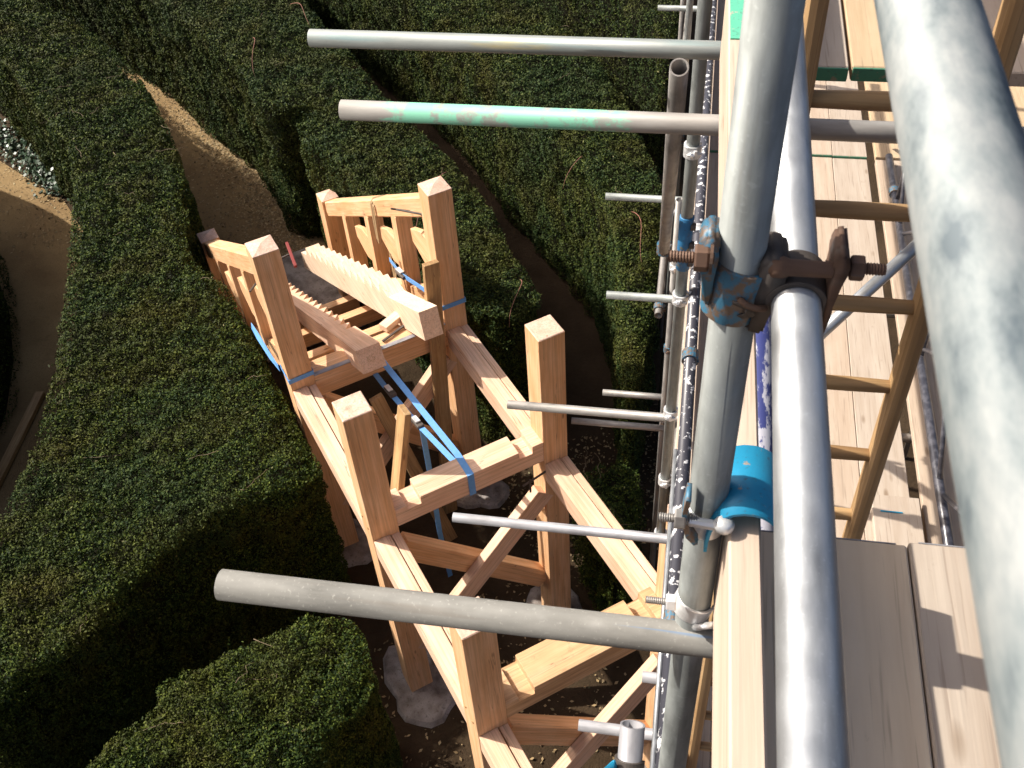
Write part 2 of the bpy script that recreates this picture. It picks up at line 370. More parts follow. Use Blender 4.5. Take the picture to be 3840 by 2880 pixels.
def leaf_mesh(name, P, N, mat, lmin, lmax, wr, spread=.9, r=None, size=None):
    n = len(P); r = r or rng
    N = N+r.normal(0, spread, (n, 3)); N /= np.linalg.norm(N, axis=1)[:, None]
    Tn = r.normal(0, 1, (n, 3)); Tn -= N*np.sum(Tn*N, 1)[:, None]; Tn /= np.linalg.norm(Tn, axis=1)[:, None]
    Bn = np.cross(N, Tn); L = (r.uniform(lmin, lmax, n)*(1 if size is None else size))[:, None]; Wd = L*wr
    V = np.empty((n, 4, 3)); V[:, 0] = P-Tn*L*.5; V[:, 1] = P+Bn*Wd*.5-Tn*L*.05; V[:, 2] = P+Tn*L*.5; V[:, 3] = P-Bn*Wd*.5-Tn*L*.05
    me = bpy.data.meshes.new(name); me.vertices.add(n*4); me.loops.add(n*4); me.polygons.add(n)
    me.vertices.foreach_set('co', V.reshape(-1)); me.loops.foreach_set('vertex_index', np.arange(n*4, dtype=np.int32))
    me.polygons.foreach_set('loop_start', np.arange(0, n*4, 4, dtype=np.int32)); me.update(); me.materials.append(mat)
    return me
CAMP = np.array(cam.matrix_world.translation); CAMR = np.array(cam.matrix_world.to_3x3())
def thin(P, N, side):
    """fewer, larger leaves far away; sparse leaves where the hedge lies well outside the view or turns its back to it"""
    d = np.linalg.norm(P-CAMP, axis=1); q = (P-CAMP)@CAMR; f_ = 36.23/36
    x = q[:, 0]/-q[:, 2]*f_; y = q[:, 1]/-q[:, 2]*f_; seen = (q[:, 2] < 0) & (np.abs(x) < .56) & (np.abs(y) < .435)
    keep = np.minimum(1, (6.5/d)**1.3)*np.where(seen, 1, .06)
    if side: keep *= np.where(np.sum(N*(CAMP-P), 1)/d > -.12, 1, .06)
    return rng.random(len(P)) < keep, np.maximum(1, d/6.5)**.55
def hedge(label, uv, top=2.0, dens=6000, mat=M_YEW, group='clipped maze hedges', ragged=1.0, stems=0, twigs=6, side_dens=None):
    poly = [tuple(B(u, v)[:2]) for u, v in uv]
    # round the corners (Chaikin)
    for _ in range(1):
        poly = [q for i in range(len(poly)) for q in (tuple(np.array(poly[i])*.75+np.array(poly[(i+1) % len(poly)])*.25), tuple(np.array(poly[i])*.25+np.array(poly[(i+1) % len(poly)])*.75))]
    A = sum(poly[i][0]*poly[(i+1) % len(poly)][1]-poly[(i+1) % len(poly)][0]*poly[i][1] for i in range(len(poly)))/2
    if A < 0: poly = poly[::-1]; A = -A
    pa = np.array(poly); cx, cy = pa.mean(0)
    root = empty('hedge', T(cx, cy, 0), label, 'hedge', group)
    # solid core within the leaves, near-black in place of the inner shade
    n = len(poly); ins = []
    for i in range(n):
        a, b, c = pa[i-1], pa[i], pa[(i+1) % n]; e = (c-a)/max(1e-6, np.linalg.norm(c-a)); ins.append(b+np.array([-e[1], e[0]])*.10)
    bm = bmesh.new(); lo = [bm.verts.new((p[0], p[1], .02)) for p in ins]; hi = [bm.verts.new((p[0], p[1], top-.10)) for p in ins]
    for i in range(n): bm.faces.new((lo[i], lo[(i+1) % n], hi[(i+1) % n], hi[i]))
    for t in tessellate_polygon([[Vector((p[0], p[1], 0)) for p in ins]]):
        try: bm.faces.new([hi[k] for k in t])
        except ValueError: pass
    W0 = Matrix.Identity(4); obj('shade_core', finish(bm, 'hedge_core', M_CORE), root, W0)
    # top leaves
    x0, y0 = pa.min(0); x1, y1 = pa.max(0); N = int(dens*(x1-x0)*(y1-y0))
    q = np.c_[rng.uniform(x0, x1, N), rng.uniform(y0, y1, N)]; q = q[inside(q, poly)]
    P = np.c_[q, np.full(len(q), top)]; k1, s1 = thin(P, None, False); P = P[k1]; s1 = s1[k1]; q = q[k1]; d, nn = edge_dist(q, poly)
    bump = VN(P, 1.1)*.08+VN(P, 3.3)*.06+VN(P, 9)*.08+VN(P, 19)*.06; rim = np.clip(1-d/.14, 0, 1)
    P[:, 2] += bump*ragged-rim**2*.035+rng.normal(0, .012, len(P))-rng.random(len(P))**3*.05
    Nn = np.c_[nn*rim[:, None]*.9, np.ones(len(P))]
    # side leaves
    seg = np.roll(pa, -1, 0)-pa; Ls = np.linalg.norm(seg, axis=1); per = Ls.sum()
    M = int(per*top*(side_dens or dens)*.75); ei = rng.choice(n, M, p=Ls/per); t = rng.random(M)
    S = pa[ei]+seg[ei]*t[:, None]; no = np.c_[seg[ei][:, 1], -seg[ei][:, 0]]/Ls[ei][:, None]
    z = rng.uniform(.03, top-.02, M); SP = np.c_[S, z]; k2, s2 = thin(SP, np.c_[no, np.zeros(M)], True); SP = SP[k2]; s2 = s2[k2]; no = no[k2]; z = z[k2]; M = len(z); sb = VN(SP, 1.3)*.10+VN(SP, 4)*.08+VN(SP, 10)*.09
    SP[:, :2] += no*(sb*ragged-.02-rng.random(M)**3*.06-np.clip((z-(top-.12))/.12, 0, 1)[:, None][:, 0]**2*.05)[:, None]
    PP = np.vstack([P, SP]); NN = np.vstack([Nn, np.c_[no, np.full(M, .25)]]); SZ = np.r_[s1, s2]
    tag(obj('foliage', leaf_mesh('foliage', PP, NN, mat, .0115, .0275, .48, size=SZ), root, W0), kind='stuff')
    # loose sprigs standing out of the clipped surface
    k = int(A*14*ragged); idx = rng.choice(len(P), min(k, len(P)), replace=False); sp = []; sn = []
    for j in idx:
        dirv = rng.normal(0, .5, 3)+np.array([0, 0, 1.0]); dirv /= np.linalg.norm(dirv); L = rng.uniform(.04, .13)
        m = 9; tt = np.linspace(0, 1, m); sp.append(P[j]+dirv*L*tt[:, None]+rng.normal(0, .010, (m, 3))); sn.append(rng.normal(0, 1, (m, 3)))
    if sp: tag(obj('sprigs', leaf_mesh('sprigs', np.vstack(sp), np.vstack(sn), mat, .02, .045, .40), root, W0), kind='stuff')
    for j in rng.choice(len(P), twigs, replace=False) if twigs else []:
        p = P[j]; a = rng.uniform(0, 6.28); pts = [(p[0]+math.cos(a)*s_*.05+rng.normal(0, .012), p[1]+math.sin(a)*s_*.05+rng.normal(0, .012), p[2]+.03+rng.normal(0, .008)) for s_ in range(int(rng.integers(4, 9)))]
        obj('twig', sweep_mesh('twig', pts, .0030, M_TWIG, 5, .4), root, W0)
    for j in range(stems):
        p = P[rng.integers(len(P))]; a = rng.uniform(-.9, .2)+BT; L = rng.uniform(.5, 1.1); pts = []
        for s_ in np.linspace(0, 1, 9): pts.append((p[0]+math.cos(a)*L*s_+.04*math.sin(5*s_), p[1]+math.sin(a)*L*s_+.04*math.cos(4*s_), p[2]+.02+.16*math.sin(math.pi*s_)))
        obj('bramble_stem', sweep_mesh('bramble_stem', pts, .005, M_STEM, 5, .4), root, W0)
    return root, P
H1 = [(-11.0, -2.4), (-7.0, -1.71), (-4.33, -1.3), (-3.29, -1.16), (-2.42, -1.05), (-1.85, -.98), (-1.25, -1.05), (-.71, -1.14), (-.14, -1.28), (.31, -1.41), (.88, -1.54), (1.39, -1.68), (1.86, -1.82), (2.24, -1.96), (2.58, -2.1), (2.93, -2.29), (3.22, -2.44), (3.6, -2.73), (4.2, -3.4), (4.95, -3.1), (4.94, -2.73), (4.78, -2.58), (4.76, -2.25), (4.63, -2.01), (4.45, -1.84), (4.32, -1.53), (4.16, -1.14), (4.14, -.81), (4.2, -.45), (4.18, -.16), (4.07, -.13), (3.78, -.15), (3.43, -.15), (2.94, -.14), (2.6, -.16), (2.27, -.14), (1.87, -.13), (1.51, -.13), (1.05, -.29), (.95, -.30), (.46, -.26), (.25, -.13), (-.12, -.14), (-.38, -.02), (-.75, .06), (-1.45, .12), (-2.03, .13), (-2.8, .12), (-3.36, .09), (-4.05, -.02), (-4.94, -.28), (-5.68, -.57), (-6.49, -.75), (-11.0, -1.7)]
H2 = [(-13, -1.6), (-10, -.62), (-8.5, -.12), (-6.67, .45), (-6.04, .67), (-4.84, .9), (-3.64, 1.1), (-2.91, 1.25), (-2.16, 1.25), (-1.55, 1.17), (-1.28, 1.34), (-1.12, 1.72), (-.98, 1.74), (-.90, 1.42), (-.45, 1.34), (-.1, 1.50), (.5, 1.55), (1.3, 1.55), (2.2, 1.58), (2.9, 1.66), (3.36, 1.9), (3.38, 2.25), (3.26, 2.34), (2.9, 2.38), (2.6, 2.37), (2.23, 2.49), (1.85, 2.57), (1.47, 2.6), (.97, 2.6), (.69, 2.59), (-.03, 2.55), (-.52, 2.5), (-1.36, 2.55), (-2.31, 2.57), (-3.07, 2.54), (-4.67, 2.65), (-13, 2.9)]
H3 = [(5.68, -2.34), (5.64, -2.3), (5.54, -2.14), (5.52, -1.97), (5.47, -1.82), (5.35, -1.8), (5.31, -1.64), (5.37, -1.42), (5.31, -1.24), (5.35, -.89), (5.31, -.74), (5.43, -.54), (5.6, -.39), (6.03, -.48), (6.14, -.6), (6.2, -.81), (6.29, -.97), (6.37, -1.12), (6.7, -1.5), (6.4, -2.9)]
H4 = [(-13, 3.1), (-8, 3.35), (-5, 3.6), (-2.5, 3.86), (-.8, 3.83), (.57, 3.72), (1.43, 3.73), (2.15, 3.62), (2.75, 3.42), (3.3, 3.12), (4.0, 2.72), (4.5, 2.42), (4.65, 2.5), (4.1, 2.95), (3.4, 3.5), (2.6, 4.1), (2.29, 4.29), (1.53, 4.55), (.9, 4.78), (0, 5.0), (-1, 5.1), (-3, 5.25), (-13, 5.6)]
H5 = [(-13, 6.3), (-9, 6.3), (-3, 6.35), (-.6, 6.1), (.1, 5.85), (-.6, 6.6), (-2.4, 7.9), (-4, 8.6), (-13, 8.6)]
H6 = [(4.75, 1.75), (5.3, 1.66), (5.7, 1.70), (5.35, 2.05), (4.9, 2.38), (4.6, 2.2)]
H7 = [(-10, -5.2), (-8, -4.4), (-6.69, -3.62), (-5.54, -2.95), (-4.5, -2.55), (-2.5, -2.22), (-.5, -2.42), (1, -3.12), (2.6, -3.95), (1.5, -5.6), (-2, -4.2), (-6, -4.9), (-10, -6.6)]
h1, P1 = hedge('broad dark yew hedge filling the left side beside the timber bridge', H1, dens=24000, twigs=26)
h2, P2 = hedge('long yew hedge behind the far handrail of the timber stair', H2, dens=25000, mat=M_YEWB, stems=7, twigs=10)
hedge('small yew hedge in the bottom left corner, nearest the camera', H3, dens=30000, twigs=14)
hedge('narrow yew hedge between the shaded path and the scaffold tubes', H4, dens=22000, mat=M_YEWB, stems=5, twigs=6)
hedge('farthest yew hedge at the top edge behind the scaffold tubes', H5, dens=12000, mat=M_YEWB, twigs=4)
hedge('low ragged hedge clump between the right bridge beam and the scaffold', H6, top=1.25, dens=18000, ragged=2.2, twigs=5)
hedge('shaded yew hedge at the left edge beyond the left hand path', H7, top=2.15, dens=5000, twigs=0, side_dens=5000)
# pale ivy growing at the foot of the broad hedge where the left path is sunlit
q = []
for u_, v_ in ((-6.6, -1.95), (-6.1, -1.82), (-5.6, -1.66), (-5.1, -1.52), (-4.7, -1.42), (-4.3, -1.34)):
    p = B(u_, v_); q.append(np.c_[rng.normal(p.x, .13, 260), rng.normal(p.y, .09, 260), np.abs(rng.normal(.10, .10, 260))])
q = np.vstack(q); ivy = tag(obj('ivy', leaf_mesh('ivy', q, np.tile([-.4, -.4, .8], (len(q), 1)), M_IVY, .04, .075, .8, .5)), 'glossy pale ivy at the hedge foot beside the sunlit left path', 'ivy', kind='stuff')
# dead leaves on the ground
q = []
for n_, (ua, ub, va, vb) in ((9000, (-7, .3, .1, 1.45)), (4500, (-6.5, -1, .7, 1.4)), (1600, (4.6, 8.6, -.4, 1.6)), (1500, (3.4, 5, 1.5, 3.6)), (700, (-6, -3, -2.6, -1.3))):
    uu = rng.uniform(ua, ub, n_); vv = va+(vb-va)*rng.beta(2.4, 1.2, n_) if ua < 0 else rng.uniform(va, vb, n_)
    q.append(np.array([list(B(a, b, .014)) for a, b in zip(uu, vv)]))
q = np.vstack(q); tag(obj('leaf_litter', leaf_mesh('leaf_litter', q, np.tile([0, 0, 1.0], (len(q), 1)), M_LITTER, .012, .05, .55, .3)), 'fallen leaves and grit scattered over the earth paths', 'leaves', kind='stuff')
# edging plank by the left path
beam('edging_plank', None, B(-.25, -2.28, .05), B(1.7, -3.42, .05), .10, .06, M_OLDPLANK)
tag(bpy.data.objects['edging_plank'], 'reddish timber edging plank along the dark left path', 'plank')

# ------------------------------------------------------------------ concrete
def blob(name, c, rx, ry, h, mat, seed, n=22):
    r = random.Random(seed); bm = bmesh.new(); ph = [r.uniform(0, 6.28) for _ in range(3)]
    def rr(a): return 1+.12*math.sin(2*a+ph[0])+.09*math.sin(3*a+ph[1])+.05*math.sin(7*a+ph[2])
    rows = []
    for s_, z in ((1.08, .0), (1.0, h*.7), (.88, h), (.5, h*1.06)):
        rows.append([bm.verts.new((rx*s_*rr(2*math.pi*i/n)*math.cos(2*math.pi*i/n), ry*s_*rr(2*math.pi*i/n)*math.sin(2*math.pi*i/n), z+r.uniform(-.004, .004)*(s_ < 1.05))) for i in range(n)])
    for a, b in zip(rows[:-1], rows[1:]):
        for i in range(n): bm.faces.new((a[i], a[(i+1) % n], b[(i+1) % n], b[i]))
    bm.faces.new(rows[-1]); return finish(bm, name, mat)
def footing(u, v, label, seed, rx=.30, ry=.27):
    p = B(u, v); return tag(obj('concrete_footing', blob('concrete_footing', None, rx, ry, .05, M_CONC, seed), None, T(p.x, p.y, .005) @ Matrix.Rotation(BT, 4, 'Z')), label, 'footing', 'concrete footings under the bridge posts')
U0, U1, U2, U3, U4 = 0.0, 3.397, 5.104, 6.758, 8.42; W = 1.3845
footing(U1, -.02, 'concrete footing under the strapped left post at the stair head', 1)
footing(U1+.05, W, 'concrete footing under the strapped right post at the stair head', 2)
footing(U2+.02, .03, 'pale concrete footing around the foot of the left middle post', 3, .36, .33)
footing(U2, W, 'concrete footing under the right middle post', 4)
footing(U3, 0, 'concrete footing under the left post nearest the camera', 5)
footing(U3, W, 'concrete footing under the bridge post beneath the scaffold', 6)
footing(U4, 0, 'concrete footing under the last left bridge post below the frame', 8)
footing(U4, W, 'concrete footing under the last right bridge post below the frame', 9)
sl = prism_mesh('concrete_slab', [(-.80, 0), (.95, 0), (.95, .05), (-.80, .05)], 1.30, M_CONC, .012)
tag(obj('concrete_slab', sl, None, BM @ T(-.35, .72, .006)), 'pale concrete slab at the foot of the timber stair', 'slab')

# ------------------------------------------------------------------ timber bridge
bridge = empty('timber_bridge', BM, 'fresh pale timber footbridge frame with stair, square posts and handrails', 'bridge')
def bb(name, p0, p1, W_, H_, mat=M_FIR, bev=.004, up=(0, 0, 1), parent=None): return beam(name, parent or bridge, p0, p1, W_, H_, mat, bev, up, BM)
def post(u, v, top, cap, s_=.2, bottom=.03):
    L = top-bottom; bm = bmesh.new(); h = s_/2
    prof = [(0, h-.006), (.006, h), (L-.005, h), (L, h-.006)] if not cap else [(0, h-.006), (.006, h), (L-.004, h), (L, h-.003)]
    rows = [[bm.verts.new((x, r*a, r*b)) for a, b in ((-1, -1), (1, -1), (1, 1), (-1, 1))] for x, r in prof]
    for a, b in zip(rows[:-1], rows[1:]):
        for i in range(4): bm.faces.new((a[i], a[(i+1) % 4], b[(i+1) % 4], b[i]))
    bm.faces.new(rows[0])
    if cap:
        ap = bm.verts.new((L+.028, 0, 0))
        for i in range(4): bm.faces.new((rows[-1][i], rows[-1][(i+1) % 4], ap))
    else: bm.faces.new(rows[-1])
    bmesh.ops.bevel(bm, geom=[e for e in bm.edges if abs((e.verts[0].co-e.verts[1].co).normalized().x) > .9 and e.calc_length() > .5], offset=.005, segments=1, affect='EDGES')
    me = finish(bm, 'post', M_FIR); me.materials.append(M_END)
    for p in me.polygons:
        if p.normal.x > .6: p.material_index = 1
    Mx = BM @ T(u, v, bottom) @ Matrix.Rotation(-math.pi/2, 4, 'Y')
    return obj('post', me, bridge, Mx)
for v in (0, W):
    post(U0, v, 1.51, True); post(U1, v, 3.65, True); post(U2, v, 3.53, False); post(U3, v, 3.40, False); post(U4, v, 2.6, False)
# side beams: a wide timber and a narrow rail with a shadow gap between
for v, sg in ((0, 1), (W, 1)):
    for ua, ub in ((U1, U2), (U2, U3), (U3, U4)):
        bb('side_beam', (ua+.10, v-.035, 2.175), (ub-.10, v-.035, 2.175), .125, .19, M_FIR2)
        bb('side_rail', (ua+.10, v+.066, 2.163), (ub-.10, v+.066, 2.163), .062, .19, M_FIR2)
# cross beams with housings cut near both ends
def cross(u, z0, z1, notch=True, dep=.19, mat=None):
    L = W-.2; h = z1-z0
    if notch: poly = [(-L/2, 0), (L/2, 0), (L/2, h), (L/2-.09, h), (L/2-.09, h-.075), (L/2-.20, h-.075), (L/2-.20, h), (-L/2+.20, h), (-L/2+.20, h-.075), (-L/2+.09, h-.075), (-L/2+.09, h-.03), (-L/2, h-.03)]
    else: poly = [(-L/2, 0), (L/2, 0), (L/2, h), (-L/2, h)]
    return obj('cross_beam', prism_mesh('cross_beam', poly, dep, mat or (M_FIR2 if notch else M_FIR), .003), bridge, BM @ T(u, W/2, z0) @ Matrix.Rotation(math.pi/2, 4, 'Z'))
cross(U1+.005, 2.10, 2.335, False); cross(U2, 2.305, 2.515); cross(U3-.03, 2.30, 2.50, True, .25, M_FIRMUD); 
bb('metal_flashing', (U1+.082, .1, 2.341), (U1+.082, W-.1, 2.341), .04, .006, M_STEELGREY, 0)
# X braces in each trestle
for u in (U1, U2, U3):
    o_ = .02
    bb('brace', (u-.04, .10, 1.92), (u-.04, W-.10, .62), .11, .18, M_FIR, .004)
    bb('brace', (u+.06, W-.10, 1.92), (u+.06, .10, .62), .085, .18, M_FIR2, .004)
bb('brace', (U1-.5, .02, .9), (U1-.1, .02, 1.5), .1, .12, M_FIR)
# stair: outer strings, bearers, handrails, balusters
sl_ = (3.65-1.51)/(U1-U0)
for v in (0, W):
    def zline(u, dz): return 1.51+sl_*u+dz
    bb('handrail', (U0+.1, v, zline(.1, -.17)), (U1-.1, v, zline(U1-.1, -.17)), .15, .17, M_FIR, .012)
    bb('stair_string', (U0+.1, v, zline(.1, -1.19)), (U1-.1, v, zline(U1-.1, -1.19)), .10, .22, M_FIR)
    for u in (.80, 1.63, 2.48):
        a, b = zline(u, -1.09), zline(u, -.235)
        obj('baluster', box_mesh(b-a, .13, .15, .003, M_FIR), bridge, BM @ T(u, v, (a+b)/2) @ Matrix.Rotation(-math.pi/2, 4, 'Y') @ Matrix.Rotation(math.pi/2, 4, 'X'))
    for u in (1.63-.065, 2.48-.065, U1-.10):
        z = zline(u, 0)-.62; o_ = prism_mesh('knee_bracket', [(0, z-.20), (0, z+.10), (-.20, z+.08), (-.42, z-.03), (-.40, z-.15), (-.14, z-.24)], .05, M_FIR, .003)
        obj('knee_bracket', o_, bridge, BM @ T(u, v-.045, 0))
for u, z in ((2.55, 1.62), (1.55, 1.02), (.6, .42)):
    bb('stair_bearer', (u, .06, z), (u, W-.06, z), .10, .17, M_FIR)
pegm = lathe_mesh('peg', [(-.004, .011), (.004, .011), (.006, .008)], M_OLDPLANK, 8)
for u in (U1, U2, U3):
    for v in (0, W):
        for dv, dz in ((-.04, 2.16), (.045, 2.20)): obj('peg', pegm, bridge, BM @ T(u+.10, v+dv, dz))
        for du, dz in ((-.05, 2.40), (.04, 2.36)): obj('peg', pegm, bridge, BM @ T(u+du, v-.10, dz) @ Matrix.Rotation(-math.pi/2, 4, 'Z'))
# drift pins left in the joints
for p0, p1 in (((U1-.42, W-.08, 3.18), (U1-.42, W-.24, 3.27)), ((U1-.13, W-.06, 3.32), (U1-.40, W-.20, 3.26)), ((U1-.25, -.08, 3.15), (U1-.12, -.16, 3.2)), ((U2+.10, W-.03, 2.20), (U2+.12, W-.30, 2.16)), ((U2+.12, W-.24, 2.2), (U2+.12, W-.24, 2.05))):
    bb('steel_pin', p0, p1, .014, .014, M_DARKIRON, .002)

# notched stair carriages lying loose on the stair
def carriage(v, wd, label):
    ua, ub, m = -.15, 3.78, .527; z1 = 2.84 if v > .8 else 2.68; top = lambda u: z1-m*(ub-u)
    n = 13; t0, t1 = .12, 3.02; pitch = (t1-t0)/n; hN = .075
    poly = [(ua, top(ua)-.235), (ub+.06, top(ub)-.255), (ub, top(ub)), (t1, top(t1))]
    for i in range(n-1, -1, -1):
        a = t0+pitch*i; b = a+pitch
        poly += [(b-.004, top(b)+.0), (a+pitch*.16, top(b)+.012), (a, top(a)-.0)]
    poly += [(ua, top(ua))]
    return tag(obj('stair_carriage', prism_mesh('stair_carriage', poly, wd, M_PALE), None, BM @ T(0, v, 0)), label, 'stair carriage', 'notched stair carriages laid on the stair')
carriage(1.05, .16, 'notched timber stair carriage nearer the right handrail, brightly sunlit')
ang = math.atan(.527); L_ = 4.2; n_ = 14; x1 = -.75; x0 = -3.75; pt = (x1-x0)/n_; poly = [(-L_, 0), (0, 0), (0, .20), (x1, .20)]
for k_ in range(n_-1, -1, -1):
    a_ = x0+pt*k_; poly += [(a_+pt-.004, .115), (a_+pt*.1, .20)]
poly += [(x0, .20), (-L_, .20)]
me_ = prism_mesh('stair_carriage', poly, .20, M_FIR2)
CM = BM @ T(3.80, .42, 2.585) @ Matrix.Rotation(-ang, 4, 'Y') @ Matrix.Rotation(-math.pi/2, 4, 'X')
lc = tag(obj('stair_carriage', me_, None, CM), 'notched timber stair carriage nearer the left post, lying on its side', 'stair carriage', 'notched stair carriages laid on the stair')
def pencil(strokes, size, M, parent):
    for a, b in strokes:
        beam('pencil_mark', parent, M @ Vector((0, a[0]*size, a[1]*size)), M @ Vector((0, b[0]*size, b[1]*size)), .0022, .0012, M_OLDPLANK, 0)
EM = BM @ T(3.80, .42, 2.585) @ Matrix.Rotation(-ang, 4, 'Y') @ T(.0008, .07, -.02)
pencil([((0, 0), (0, 1)), ((0, .4), (.5, 1)), ((.1, .5), (.55, 0)), ((1.2, .95), (.8, .9)), ((.8, .9), (.75, .55)), ((.75, .55), (1.15, .45)), ((1.15, .45), (1.15, .1)), ((1.15, .1), (.75, 0))], .05, EM, lc)
# temporary planks
def loose(name, p0, p1, W_, H_, label, cat, mat=M_OLDPLANK, up=(0, 1, 0)):
    M, L = frame(BM @ Vector(p0), BM @ Vector(p1), BM.to_3x3() @ Vector(up)); return tag(obj(name, box_mesh(L, W_, H_, .003, mat), None, M), label, cat)
loose('prop_plank', (U1+.19, 1.04, .02), (U1+.155, 1.21, 3.08), .05, .13, 'tall muddy plank propped upright against the right stair head post', 'plank')
loose('prop_plank', (4.93, .16, 2.10), (4.80, .42, 2.98), .14, .05, 'short muddy plank standing on the middle cross beam', 'plank')
loose('prop_plank', (U1+.5, .9, .02), (U1+.16, .55, 1.9), .06, .12, 'slanting muddy plank in shade under the stair head', 'plank')

loose('timber_offcut', (3.30, .80, 2.375), (3.22, .98, 2.375), .09, .06, 'small pale offcut lying on the stair head beam', 'offcut', M_PALE, (0, 0, 1))
loose('pry_bar', (3.42, .74, 2.352), (3.30, 1.10, 2.36), .022, .016, 'dark steel bar lying beside the offcut on the stair head beam', 'bar', M_DARKIRON, (0, 0, 1))
# ratchet straps, slings
def strap(label, pts, w, width=.045, mat=M_STRAP, name='ratchet_strap', cat='strap', buckle=None):
    P_ = [BM @ Vector(p) for p in pts]; R_ = BM.to_3x3(); ws = [tuple(R_ @ Vector(a)) for a in w] if isinstance(w[0], (tuple, list)) else tuple(R_ @ Vector(w))
    root = empty(name, T(*P_[0]), label, cat)
    obj('webbing', ribbon_mesh('webbing', P_, ws, width, .004, mat), root, Matrix.Identity(4))
    if buckle:
        for b0, b1 in buckle:
            beam('ratchet_buckle', root, BM @ Vector(b0), BM @ Vector(b1), .055, .035, M_DARKIRON, .004)
            beam('ratchet_handle', root, BM @ (Vector(b0)+Vector((0, .0, .022))), BM @ (Vector(b0)*.35+Vector(b1)*.65+Vector((0, 0, .028))), .04, .012, M_CLAMP, .002)
    return root
h = .106
strap('blue ratchet strap wrapped round the left stair head post', [(U1+h, -h, 2.38), (U1+h, h, 2.39), (U1-h, h, 2.38), (U1-h, -h, 2.38), (U1+h, -h, 2.375)], (0, 0, 1))
strap('blue ratchet strap wrapped round the right stair head post', [(U1+h, W-h, 2.53), (U1+h, W+h, 2.53), (U1-h, W+h, 2.53), (U1-h, W-h, 2.53), (U1+h, W-h, 2.525)], (0, 0, 1))
strap('loose blue strap tail hanging along the outside of the left handrail', [(U1-h-.01, -.12, 2.36), (U1-.4, -.125, 2.27), (U1-.75, -.13, 2.22), (U1-.95, -.13, 2.18)], [(0, 0, 1), (0, .3, 1), (0, .5, 1), (0, .2, 1)], .06)
strap('long blue strap stretched from the stair head over the middle cross beam', [(3.45, .64, 2.345), (3.75, .645, 2.38), (4.98, .69, 2.525), (5.10, .69, 2.522), (5.205, .69, 2.520), (5.208, .69, 2.30)], (0, 1, 0), .05)
strap('second blue strap with buckles running below the long one to the middle cross beam', [(3.40, .60, 2.09), (3.7, .605, 2.14), (4.3, .63, 2.26), (4.99, .66, 2.46)], (0, 1, 0), .045, buckle=[((3.75, .607, 2.165), (3.90, .612, 2.195)), ((4.28, .63, 2.275), (4.42, .634, 2.30))])
strap('blue strap dropping to the ground under the stair head', [(4.40, .645, 2.25), (4.42, .64, 1.6), (4.40, .64, .9), (4.30, .7, .05)], (0, 1, 0), .045)
strap('short blue strap by the right handrail with a yellow buckle', [(2.45, 1.22, 2.35), (2.7, 1.23, 2.34), (3.0, 1.25, 2.44), (U1-h, W-h-.01, 2.53)], (0, 0, 1), .05, buckle=[((2.62, 1.225, 2.345), (2.78, 1.235, 2.36))])
strap('coil of blue strap on the dark ground by the left posts', [(3.05+.16*math.cos(a), -.30+.10*math.sin(a), .05+.004*a) for a in np.linspace(0, 9, 26)], (0, 0, 1), .04)
def sling(u, drop, label):
    z = 1.51+sl_*u-.085; pts = []
    for t in np.linspace(-1, 1, 15):
        ang = t*math.pi*.5; side = math.sin(ang)
        if abs(t) > .35: pts.append((u+.03*t, W-.085-.02*(abs(t)), z-.04-drop*(abs(t)-.35)/.65) if t < 0 else (u+.05, W-.09-.03*t, z-.04-drop*(t-.35)/.65))
        else: pts.append((u+.02*t, W-.07+.02*abs(t), z+.012-.05*(abs(t)/.35)**2))
    pts = [(u-.035, W-.085, z-.05-drop), (u-.03, W-.09, z-.05-drop*.5), (u-.02, W-.088, z-.03), (u-.01, W-.06, z+.012), (u+.0, W, z+.018), (u+.03, W+.07, z+.02), (u+.02, W+.02, z+.022), (u+.03, W-.06, z+.016), (u+.04, W-.089, z-.03), (u+.035, W-.095, z-.05-drop*.5), (u+.0, W-.088, z-.06-drop)]
    return strap(label, pts, (1, 0, 0), .038, M_SLING, 'lifting_sling', 'sling')
sling(1.95, .42, 'beige lifting sling looped over the middle of the right handrail')
strap('beige lifting sling hanging beside the notched carriage and strap buckle', [(2.40, 1.25, 2.38), (2.44, 1.24, 2.1), (2.47, 1.22, 1.95), (2.52, 1.22, 2.1), (2.53, 1.24, 2.36)], (1, 0, 0), .045, M_SLING, 'lifting_sling', 'sling')
cl = empty('bar_clamp', BM @ T(1.42, .5, 2.0), 'red bar clamp standing between the notched carriages', 'clamp')
bb('clamp_bar', (1.27, .575, 2.02), (1.62, .535, 1.98), .03, .03, M_RED, .003, parent=cl); bb('clamp_screw', (1.45, .30, 1.99), (1.43, .555, 2.0), .016, .016, M_DARKIRON, .003, parent=cl)

# ------------------------------------------------------------------ scaffold
scaf = empty('scaffold', T(.058, .817, 0), 'steel tube scaffold frame with standards, rails, couplers and projecting tubes', 'scaffold')
SX = .058
def tb(name, p0, p1, mat=M_STEEL, seg=24, r=.02415): return tube(name, scaf, p0, p1, mat, r, seg, random.uniform(0, 6))
tb('standard', (SX, .817, .02), (SX, .817, 9.2), M_STEEL, 40)
tb('guard_rail', (.113, -1.1, 7.947), (.113, 6.4, 7.947), M_STEELPALE, 40)
tb('guard_rail', (.116, -1.1, 7.51), (.116, 5.5, 7.51), M_STEELNEW, 40)
tb('standard', (.012, 3.30, 3.62), (.012, 3.30, 8.6), M_STEEL, 28)
tb('standard', (-.080, 7.2, .02), (-.080, 7.2, 8.4), M_STEEL)
tb('standard', (-.155, 8.7, .02), (-.155, 8.7, 5.2), M_STEELW)
tb('standard', (-.03, 5.0, .02), (-.03, 5.0, 4.6), M_STEELW)
